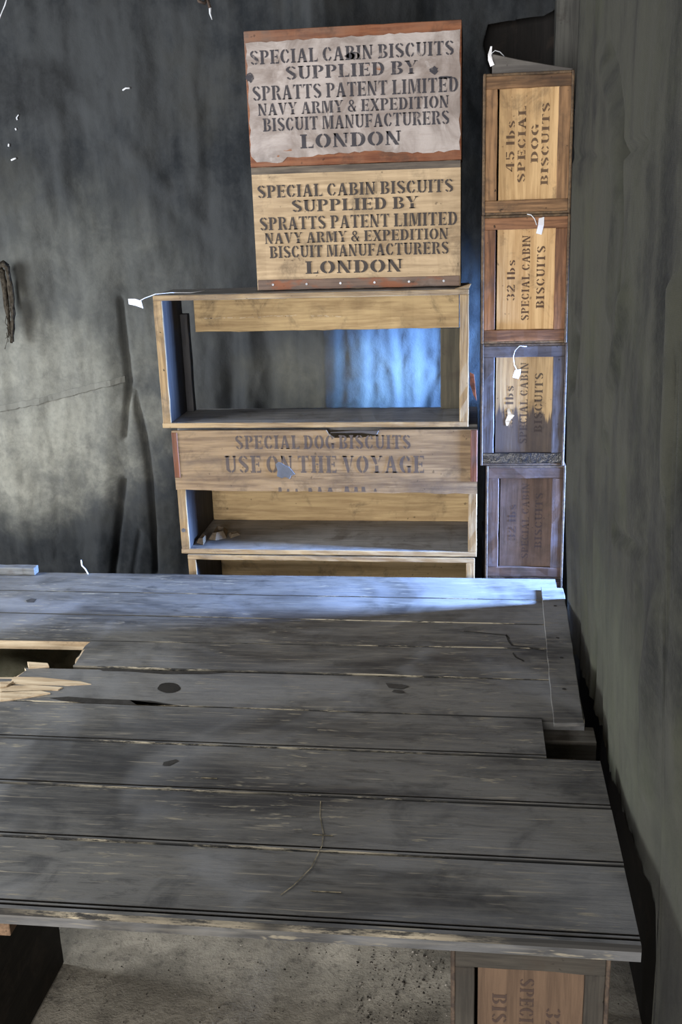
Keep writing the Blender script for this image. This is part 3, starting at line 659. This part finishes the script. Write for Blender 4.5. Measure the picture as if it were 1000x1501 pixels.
for (ax0, ax1, ay0, ay1) in ((252.5, 262, 634, 700), (690, 701, 630, 706)):
    mb = MB(); A, B = xb(ax0, 665), xb(ax1, 665); mb.board(max(A, -X), min(B, X), -.013, -.0102, zb(ax0, ay1), min(zb(ax0, ay0), top)); mb.build('edge_strip', ORS, fp)
mb = MB(); c = [(404, 680), (408, 677), (412, 678), (418, 682), (424, 684), (429, 690), (433, 695), (427, 697), (425, 702), (418, 699), (413, 701), (406, 698), (407, 690)]; mb.prism([(xb(*q), zb(*q)) for q in c], 1, -.0118, -.0104); mb.build('paper_scrap', plain('scrap_paper', (100, 103, 110), .8, .2, var=.15), fp)
mb = MB(); q = aty(269, 777, YF) - t.location; mb.tube([(q.x, -.003, q.z), (q.x, .001, q.z)], .0055, 10); mb.build('screw_head', NAIL, t, bevel=0)
MIDX, MIDZ = t.location.x, t.location.z
DC = U(.20)
t, X, h, e, tb = open_crate('third open crate down the shelf stack, only its top slit showing above the table', -.552, .004, -.920, -.6465, DC)
mb = MB(); mb.board(-X + e, X - e, DC - .012, DC - .002, tb, h - tb); mb.build('back_board', wood((226, 198, 152), (196, 166, 120), stain=(130, 104, 74), amt=.4), t)
t, X, h, e, tb = open_crate('lowest open crate of the shelf stack, standing on the floor', -.552, .004, -1.194, -.9205, DC)
mb = MB(); mb.board(-X + e, X - e, DC - .012, DC - .002, tb, h - tb); mb.build('back_board', LW, t)

# ------------------------------------------------------------------ the table
TZ = Zu(-.68); TH = .024
LINES = [[(0, 838), (330, 841.5), (600, 846)], [(0, 865), (345, 872), (766, 879)], [(0, 898), (345, 905), (580, 912), (800, 915)], [(0, 937), (345, 943), (805, 951)],
 [(70, 979), (340, 985), (800, 997)], [(0, 1026), (345, 1038), (810, 1053)], [(0, 1080), (340, 1096), (500, 1100), (797, 1110)], [(0, 1147), (500, 1169), (890, 1185)],
 [(0, 1225), (500, 1250), (912, 1270)], [(0, 1333), (480, 1363), (940, 1388)]]
def yline(L):      # each seam is straight: y = a + b x on the table plane
    P = [atz(*q, TZ) for q in L]; xs = np.array([p.x for p in P]); ys = np.array([p.y for p in P])
    return np.polyfit(xs, ys, 1)[::-1]
YL = [yline(L) for L in LINES]
def yat(i, x): return YL[i][0] + YL[i][1] * x
tab = thing('plank_table', 'large weathered grey plank table with a broken hole at the left', 'table', (0, 1.85, 0)); OFF = Vector((0, 1.85, 0))
XL = -2.25
ends = {0: .152, 1: .152, 2: .152, 3: .152, 4: .152, 5: .0945, 6: .1605, 7: .161, 8: .1605}
hole3 = [atz(135, 941, TZ), atz(122, 950, TZ), atz(116, 958, TZ), atz(111, 965, TZ), atz(106, 973, TZ), atz(104, 980, TZ)]
mb = MB()
def interp(y, pts):
    pts = sorted(pts, key=lambda p: p.y)
    return float(np.interp(y, [p.y for p in pts], [p.x for p in pts]))
h4 = [atz(45, 968, TZ), atz(45, 972, TZ), atz(34, 980, TZ), atz(36, 984, TZ), atz(24, 991, TZ), atz(18, 1000, TZ)]
ycut = atz(8, 1001, TZ).y
for i in range(9):
    x1 = U(ends[i]); bead = i >= 5
    nf = 9; prof = []          # (fraction source, y offset, z, material of the strip that follows)
    # ring built per section from: far chamfer, top points, bead, near side
    def ring(x, st):
        yn = yat(i + 1, x); yf = yat(i, x); pts = [(yf - .0006, TZ - TH, 3), (yf - .0006, TZ - .003, 1), (yf - .0030, TZ, 0)]
        for k in range(1, nf): pts.append((yf + (yn + (.026 if i == 8 else .0135) - yf) * k / nf, TZ, 0))
        if i == 8: pts += [(yn + .0250, TZ, 2), (yn + .0240, TZ - .004, 2), (yn + .0215, TZ - .004, 2), (yn + .0205, TZ, 0), (yn + .0165, TZ, 2), (yn + .0155, TZ - .004, 2), (yn + .0125, TZ - .004, 2), (yn + .0115, TZ, 0), (yn + .0045, TZ - .0004, 1)]
        elif bead: pts += [(yn + .0130, TZ, 2), (yn + .0122, TZ - .004, 2), (yn + .0092, TZ - .004, 2), (yn + .0084, TZ, 0), (yn + .0045, TZ - .0002, 1)]
        else: pts += [(yn + .010, TZ, 0), (yn + .006, TZ, 0), (yn + .0032, TZ, 1)]
        pts += [(yn + .0006, TZ - .003, 4 if i == 2 else 1), (yn + .0004, TZ - .0085, 4 if i == 2 else 3), (yn + .0006, TZ - TH, 3)]
        return pts
    ns = 44; base = len(mb.v); n = len(ring(0, 0))
    for s in range(ns + 1):
        for (y, z, mm) in ring(XL + (x1 - XL) * s / ns, s):
            xs = XL
            if i == 3: xs = interp(y, hole3) + .004 * mnoise.noise((y * 160, 0, 0))
            if i == 4: xs = XL if y < ycut else interp(y, h4) + .006 * mnoise.noise((y * 190, 3, 0))
            x = xs + (x1 - xs) * s / ns
            # keep the seam straight where the start is shifted
            yy = y + (yat(i, x) - yat(i, XL + (x1 - XL) * s / ns))
            jit = .0012 * mnoise.noise((x * 14, y * 50 + i * 7, z * 90))
            mb.v.append((x - OFF.x, yy + (jit if mm in (1, 4) else 0) - OFF.y, z + (.0006 * mnoise.noise((x * 8, i * 3.3, y * 9)) if z > TZ - .004 else 0)))
    R0 = ring(0, 0)
    for s in range(ns):
        for k in range(n):
            a = base + s * n + k; c = base + s * n + (k + 1) % n
            mb.f.append([a, c, c + n, a + n]); mb.m.append(R0[k][2])
    mb.f.append([base + k for k in range(n)][::-1]); mb.m.append(4); mb.f.append([base + ns * n + k for k in range(n)]); mb.m.append(3 if i < 5 else 0)
def flat(pxs, mat, dz=.0008):
    P = [atz(*q, TZ + dz) for q in pxs]; mb.add([p - OFF for p in P], [list(range(len(P)))], mat)
def ribbon(pxs, wpx, mat, dz=.0008):
    for (a, c) in zip(pxs[:-1], pxs[1:]):
        d = Vector((c[0] - a[0], c[1] - a[1])).normalized(); n = Vector((-d.y, d.x)) * wpx / 2
        flat([(a[0] + n.x, a[1] + n.y), (c[0] + n.x, c[1] + n.y), (c[0] - n.x, c[1] - n.y), (a[0] - n.x, a[1] - n.y)], mat, dz)
flat([(231 + 16.5 + 16.5 * math.cos(t2) * (1 + .06 * math.sin(5 * t2)), 1008 - t2 * 0 + 7.5 * math.sin(t2)) for t2 in [2 * math.pi * i / 20 for i in range(20)]], 5)          # knot
flat([(140, 979), (180, 980), (230, 983), (300, 984), (330, 986), (300, 988), (240, 988), (190, 984), (150, 983)], 2)
flat([(72, 1023), (100, 1021), (140, 1024), (190, 1026), (258, 1034), (200, 1033), (130, 1031), (90, 1027)], 2)
flat([(190, 1026), (220, 1027), (262, 1034), (200, 1033)], 2)
ribbon([(680, 925), (712, 928), (742, 931), (747, 936)], 1.0, 2); ribbon([(742, 930), (746, 940), (751, 946)], 2.4, 2); ribbon([(751, 946), (770, 948), (798, 954)], 1.1, 2)
ribbon([(752, 957), (756, 963), (768, 969)], 2.0, 2); ribbon([(470, 1174), (469, 1195), (474, 1222), (472, 1240), (456, 1272), (430, 1298), (411, 1312)], 1.2, 7, .001)
ribbon([(458, 1223), (488, 1225)], 1.4, 7, .001); ribbon([(455, 1306), (500, 1308)], 1.4, 7, .001); ribbon([(295, 1140), (318, 1141)], 1.4, 7, .001)
flat([(578, 1011), (590, 1012), (594, 1015), (584, 1016), (574, 1014)], 6); flat([(565, 1001), (590, 1003), (600, 1006), (588, 1010), (570, 1008)], 6)
flat([(38, 880), (46, 877), (54, 878), (50, 883), (40, 883)], 6); flat([(240, 1117), (258, 1113), (262, 1115), (248, 1122), (238, 1122)], 6)
SCRATCH = plain('scratch', (160, 148, 122), .7, .2, var=.5, scale=90)
FAINT = plain('faint_knot', (72, 70, 68), .6, .3, var=.4)
KNOT = plain('knot', (44, 42, 40), .7, .2)
mb.build('tabletop', [TABLE, EDGE, GROOVE, TABLE, BARE, KNOT, FAINT, SCRATCH], tab, bevel=0)
# raw splinters round the hole
mb = MB()
for j, poly in enumerate([[(20, 990), (60, 991), (118, 997), (134, 1001), (100, 1003), (40, 1002), (14, 1000)], [(0, 1004), (50, 1003), (92, 1006), (85, 1010), (0, 1012)],
             [(0, 1014), (60, 1012), (74, 1015), (40, 1021), (0, 1026)], [(40, 970), (70, 972), (72, 976), (42, 978)], [(0, 1000), (20, 999), (10, 1006), (0, 1008)]]):
    P = [atz(*q, TZ + .004) - OFF for q in poly]; mb.prism([(p.x, p.y) for p in P], 2, TZ - .004, TZ + .0015 + .001 * j)
mb.build('raw_splinters', BARE, tab, bevel=.0006)
# end batten
a0, a1, a2, a3 = atz(793, 860, TZ + .009), atz(826, 862, TZ + .009), atz(857, 1060, TZ + .009), atz(812, 1060, TZ + .009)
mb = MB(); n = 14; lf = [a0.lerp(a3, i / n) + Vector((R(-.001, .001), 0, 0)) for i in range(n + 1)]; rt = [a1.lerp(a2, i / n) + Vector((R(-.0015, .0015), 0, 0)) for i in range(n + 1)]
poly = [(p.x, p.y - OFF.y) for p in lf] + [(p.x, p.y - OFF.y + R(-.002, .002)) for p in rt[::-1]]
mb.prism(poly, 2, TZ + .0012, TZ + .009, 0, 0)
ONAIL = plain('old_nail', (50, 48, 48), .6, .3)
ba = mb.build('end_batten', [TABLE, EDGE], tab, bevel=.001)
for q in ((817, 935), (823, 964), (827, 1010), (814, 888)):
    p = atz(*q, TZ + .0095) - OFF; mb = MB(); mb.tube([(p.x, p.y, TZ + .008), (p.x, p.y, TZ + .0098)], .0038, 8)
    mb.build('nail_head', ONAIL, ba, bevel=0)
# rails, legs and front fascia under the top
UND = wood((104, 100, 94), (76, 72, 68), amt=.4); UNDY = wood((140, 112, 92), (108, 86, 72), amt=.4, axis='z')
mb = MB(); mb.board(U(-.02), U(.1655), U(1.245) - OFF.y, U(1.285) - OFF.y, TZ - TH - .045, TZ - TH - .0002); mb.build('cross_rail', UND, tab)
mb = MB(); mb.board(U(.112), U(.142), U(1.29) - OFF.y, U(1.32) - OFF.y, .0, TZ - TH - .0005); mb.build('leg', UNDY, tab)
mb = MB(); mb.board(U(.112), U(.142), U(1.70) - OFF.y, U(1.73) - OFF.y, .0, TZ - TH - .0005); mb.build('leg', UNDY, tab)
mb = MB(); mb.board(U(-1.5), U(-1.47), U(1.70) - OFF.y, U(1.73) - OFF.y, .0, TZ - TH - .0005); mb.build('leg', UNDY, tab)
mb = MB(); mb.board(U(-.50), U(-.474), U(.838) - OFF.y, U(1.75) - OFF.y, TZ - TH - .03, TZ - TH - .0002); mb.build('long_rail', wood((150, 122, 98), (112, 90, 72), axis='y'), tab)

# crates that carry the table
ps = pn((106, 86, 70), (82, 66, 54), .78, (62, 50, 48), stain=(84, 66, 58), amt=.5)
hz = .215 * S
zt = TZ - TH - .0008
framed_crate('crate on end under the front right corner of the table, lettering upside down', (U(.0575), U(.836), zt - hz), U(.153), hz, U(.365), CABIN, fr((72, 68, 62), (50, 47, 44)), ps[0], ps[1], side2, flip=True)
framed_crate('crate on the floor beneath the front right table corner', (U(.0575), U(.836), 0), U(.153), zt - hz - .002, U(.365), CABIN, fr((72, 68, 62), (50, 47, 44)), ps[0], ps[1], side2)
framed_crate('crate darkened for shade, standing under the left of the table', (U(-.765), U(.9), .0), U(.19), zt, U(.44), [], fr((44, 38, 34), (30, 27, 25)), side2, side2, wood((34, 31, 28), (22, 20, 18), axis='y'))  # its near-black wood stands in for the shade under the tabletop

# ------------------------------------------------------------------ small things
def paper_tag(label, string_pts, card, th=.0008, loc=None):
    base = Vector(string_pts[0]); t = thing('paper_tag', label, 'tag', base, 0, None)
    k = MB(); k.tube([Vector(p) - base for p in string_pts], .0011, 5); k.build('string', STRING, t, bevel=0, smooth=True)
    k = MB(); n = len(card) // 2; vs = []
    for (l, r) in card:
        for p in (l, r): vs.append(Vector(p) - base)
    off = Vector((0, -th, 0)); m2 = len(vs); rows = len(card)
    fs = [[2 * i, 2 * i + 1, 2 * i + 3, 2 * i + 2] for i in range(rows - 1)] + [[m2 + 2 * i, m2 + 2 * i + 2, m2 + 2 * i + 3, m2 + 2 * i + 1] for i in range(rows - 1)]
    for i in range(rows - 1):
        fs += [[2 * i, 2 * i + 2, m2 + 2 * i + 2, m2 + 2 * i], [2 * i + 1, m2 + 2 * i + 1, m2 + 2 * i + 3, 2 * i + 3]]
    fs += [[0, m2, m2 + 1, 1], [m2 - 2, m2 - 1, 2 * m2 - 1, 2 * m2 - 2]]
    k.add(vs + [v + off for v in vs], fs); k.build('card', PAPER, t, bevel=0)
    return t
A = lambda x, y, dy: aty(x, y, YF - dy)
paper_tag('white paper tag on a string, hanging off the left end of the shelf top', [aty(300, 426, YF + .06), aty(280, 429, YF + .03), A(250, 429, .004), A(228, 431, .006), A(212, 437, .01), A(205, 441, .012)], [(A(188, 438, .016), A(189, 446, .018)), (A(198, 438, .014), A(199, 448, .016)), (A(207, 441, .012), A(210, 452, .013))])
paper_tag('white paper tag standing up by the lid of the topmost right crate', [aty(740, 83, YF + .008), A(733, 76, .004), A(726, 74, .006), A(721, 78, .006), A(720, 84, .006)], [(A(719, 68, .008), A(721.5, 68, .008)), (A(715.5, 80, .01), A(720.5, 80, .008)), (A(715.5, 88, .008), A(722, 88, .007)), (A(719, 98, .006), A(725, 95, .006))])
paper_tag('white paper tag across the top edge of the second right crate', [A(773, 314, .002), A(779, 315, .006), A(784, 321, .009), A(787, 330, .009)], [(A(790, 320, .008), A(798, 318, .004)), (A(789, 330, .012), A(797.5, 330, .008)), (A(786, 342, .010), A(794, 344, .007))])
paper_tag('white paper tag on a long string over the third right crate', [A(772, 508, .001), A(762, 507, .005), A(755, 514, .008), A(752.5, 524, .008), A(754, 535, .008), A(758, 543, .008)], [(A(755, 543, .009), A(764, 541, .006)), (A(753, 549, .012), A(763, 548, .008)), (A(752, 553, .012), A(760, 555, .008))])
def cord(name, label, pts, r, mt, cat='string', k=6):
    mb = MB(); mb.tube(pts, r, k); return tag(mb.build(name, mt, bevel=0, smooth=True), label, cat)
cord('string_end', 'loose white string end sticking up behind the far table edge', [atz(129, 841, TZ + .002), aty(125, 834, U(1.822)), aty(120, 829, U(1.825)), aty(119, 821, U(1.825))], .0018, STRING)
cord('string_end', 'white string hanging at the top left corner of the back canvas', [aty(12, -8, YC - .07), aty(7, 8, YC - .07), aty(0, 25, YC - .08), aty(-6, 40, YC - .05)], .002, STRING)
ROPE = plain('frayed_rope', (70, 64, 56), .95, .05, var=.5, scale=90, bump=.8)
tc = thing('hanging_cord', 'brown cord with a white frayed tip at the top of the back canvas', 'cord', aty(300, 0, YC - .06)); B0 = tc.location.copy()
mb = MB(); mb.tube([aty(288, -14, YC - .06) - B0, aty(292, 2, YC - .07) - B0, aty(300, 5, YC - .07) - B0, aty(305, -4, YC - .06) - B0], .005, 6)
mb.tube([aty(303, -14, YC - .06) - B0, aty(305, 2, YC - .07) - B0, aty(308, 12, YC - .07) - B0], .005, 6); mb.build('cord', plain('brown_cord', (96, 82, 74), .9, .1, var=.5), tc, bevel=0, smooth=True)
mb = MB(); mb.tube([aty(308, 11, YC - .07) - B0, aty(308, 20, YC - .07) - B0, aty(311, 29, YC - .07) - B0], [.0045, .003, .001], 6); mb.build('frayed_tip', STRING, tc, bevel=0, smooth=True)
# frayed strap loop at the left edge
ts = thing('rope_loop', 'dark frayed rope loop hanging at the left edge of the back canvas', 'rope', aty(8, 390, YC - .06)); B0 = ts.location.copy()
mb = MB()
loop = [(-6, 400), (-2, 391), (4, 387), (10, 391), (13, 402), (15, 420), (17, 440), (19, 460), (18, 480), (17, 500)]
for s in range(5):
    mb.tube([aty(x + R(-2.2, 2.2), y + R(-3, 3), YC - .07 + R(-.008, .008)) - B0 for x, y in loop], [.009 * (1 - .06 * i) for i in range(len(loop))], 6)
inner = [(2, 396), (5, 410), (8, 430), (10, 450), (12, 470), (14, 492)]
for s in range(4):
    mb.tube([aty(x + R(-2, 2), y + R(-3, 3), YC - .065 + R(-.008, .008)) - B0 for x, y in inner], [.008, .008, .007, .006, .004, .002], 6)
mb.build('rope_strands', ROPE, ts, bevel=0, smooth=True)
mb = MB()
for s in range(16):
    x = R(8, 19); y = R(430, 490); mb.tube([aty(x, y, YC - .075) - B0, aty(x + R(-2, 4), y + 10, YC - .078) - B0, aty(x + R(-3, 4), y + R(14, 26), YC - .07) - B0], .0012, 4)
mb.build('loose_threads', ROPE, ts, bevel=0)
# loose board on the far left edge of the table
q0, q1 = aty(-60, 830, U(1.80)), aty(53, 831, U(1.80))
mb = MB(); mb.board(q0.x - .2, q1.x, U(1.79), U(1.81), TZ + .0012, TZ + .022); tag(mb.build('loose_board', wood((120, 122, 124), (88, 90, 92))), 'short grey board lying along the far left edge of the table', 'board')
# heap added below the table hole for something olive, gritty and unidentified
import bmesh
bm = bmesh.new(); bmesh.ops.create_icosphere(bm, subdivisions=5, radius=1)
cx = atz(45, 962, .56)
for v in bm.verts:
    c = v.co.copy(); e = .5 + .5 * math.copysign(abs(c.z) ** .6, c.z)
    nz_ = mnoise.fractal(c * 2.2, 1, 2, 4) * .10 + mnoise.fractal(c * 9, 1, 2, 3) * .03
    rr = 1 + nz_; v.co = Vector((cx.x - .06 + .23 * rr * math.copysign(abs(c.x) ** .75, c.x), cx.y - .02 + .20 * rr * math.copysign(abs(c.y) ** .75, c.y), max(.003,   .005 + .635 * e * (1 + nz_ * .35))))
me = bpy.data.meshes.new('olive_heap'); bm.to_mesh(me); bm.free(); me.polygons.foreach_set('use_smooth', [True] * len(me.polygons))
me.materials.append(canvas((110, 105, 84), (172, 166, 140), (80, 77, 60))); o = bpy.data.objects.new('olive_heap', me); COL.objects.link(o)
tag(o, 'unidentified olive gritty heap under the table, seen through the broken hole', 'heap')
# curled scraps in the middle open crate
SCR = plain('dry_scrap', (140, 124, 104), .85, .15, var=.3)
fz = MIDZ + .0145
for j, (lab, px_, up) in enumerate([('pale curled scrap nearest the front left of the middle open crate', [(288, 793), (300, 783), (304, 788), (298, 796)], .022),
      ('large curled scrap leaning at the back left of the middle open crate', [(306, 788), (318, 772), (334, 776), (332, 786), (316, 792)], .03),
      ('thin scrap lying right of the curled scraps in the middle open crate', [(334, 780), (350, 778), (352, 782), (338, 786)], .012)]):
    P = [atz(*q, fz + .006) for q in px_]; c = sum(P, Vector()) / len(P); vs = []; n = len(P)
    for f_, zz in ((1, 0), (.6, 1), (.25, .55)):
        for i, p in enumerate(P):
            d = p - c; vs.append((c.x + d.x * f_, c.y + d.y * f_, fz + .0006 + up * (.0 if f_ == 1 and i % 2 else .5 * zz + .25 * (i / n))))
    fs = [[r * n + i, r * n + (i + 1) % n, r * n + n + (i + 1) % n, r * n + n + i] for r in range(2) for i in range(n)] + [[2 * n + i for i in range(n)]]
    mb = MB(); mb.add(vs, fs); o = mb.build('curled_scrap', SCR, bevel=0); tag(o, lab, 'scrap', 'scraps in the middle open crate')
    sm = o.modifiers.new('thick', 'SOLIDIFY'); sm.thickness = .0012
# white flecks caught on the canvas
for lab, pts in [('curved white fleck high on the back canvas left of the stencilled cases', [(182, 133), (187, 130), (193, 130)]), ('highest of the white flecks near the left edge of the back canvas', [(28, 168), (26, 173), (27, 176)]),
                 ('small white fleck just below the highest one on the left of the canvas', [(24, 188), (25, 191)]), ('tiny white fleck above the bright lowest one on the left canvas', [(14, 211), (13.5, 215)]), ('lowest and brightest white fleck at the left of the canvas', [(17, 235), (21, 233), (24, 232)])]:
    cord('white_fleck', lab, [on_back(*q) for q in pts], .0028, STRING, 'fleck', 5)['group'] = 'white flecks on the back canvas'
# grit and chips scattered on the dirt floor: uncountable
mb = MB()
for i in range(900):
    x = R(-1.0, .45); y = R(1.4, 2.2)
    if R(0, 1) < .3: p = atz(R(520, 660), R(1390, 1500), 0); x, y = p.x, p.y
    r = R(.0008, .0028) * (1.8 if R(0, 1) < .05 else 1); z = -.003; mt = 0 if R(0, 1) < .8 else 1
    if (U(-.03) < x < U(.145) and y > 1.15) or x < U(-.66): continue
    vs = [(x + r * R(.6, 1.2) * math.cos(a), y + r * R(.6, 1.2) * math.sin(a), z) for a in (0, 1.3, 2.5, 3.8, 5.1)] + [(x + R(-.3, .3) * r, y, z + r * R(.6, 1.2))]
    mb.add(vs, [[q, (q + 1) % 5, 5] for q in range(5)], mt)
o = mb.build('floor_grit', [plain('grit', (62, 58, 54), .9, .1, var=.5), plain('pale_grit', (176, 170, 160), .9, .1)], bevel=0)
o['kind'] = 'stuff'; tag(o, 'scattered grit and chips on the dirt floor under the table', 'grit')
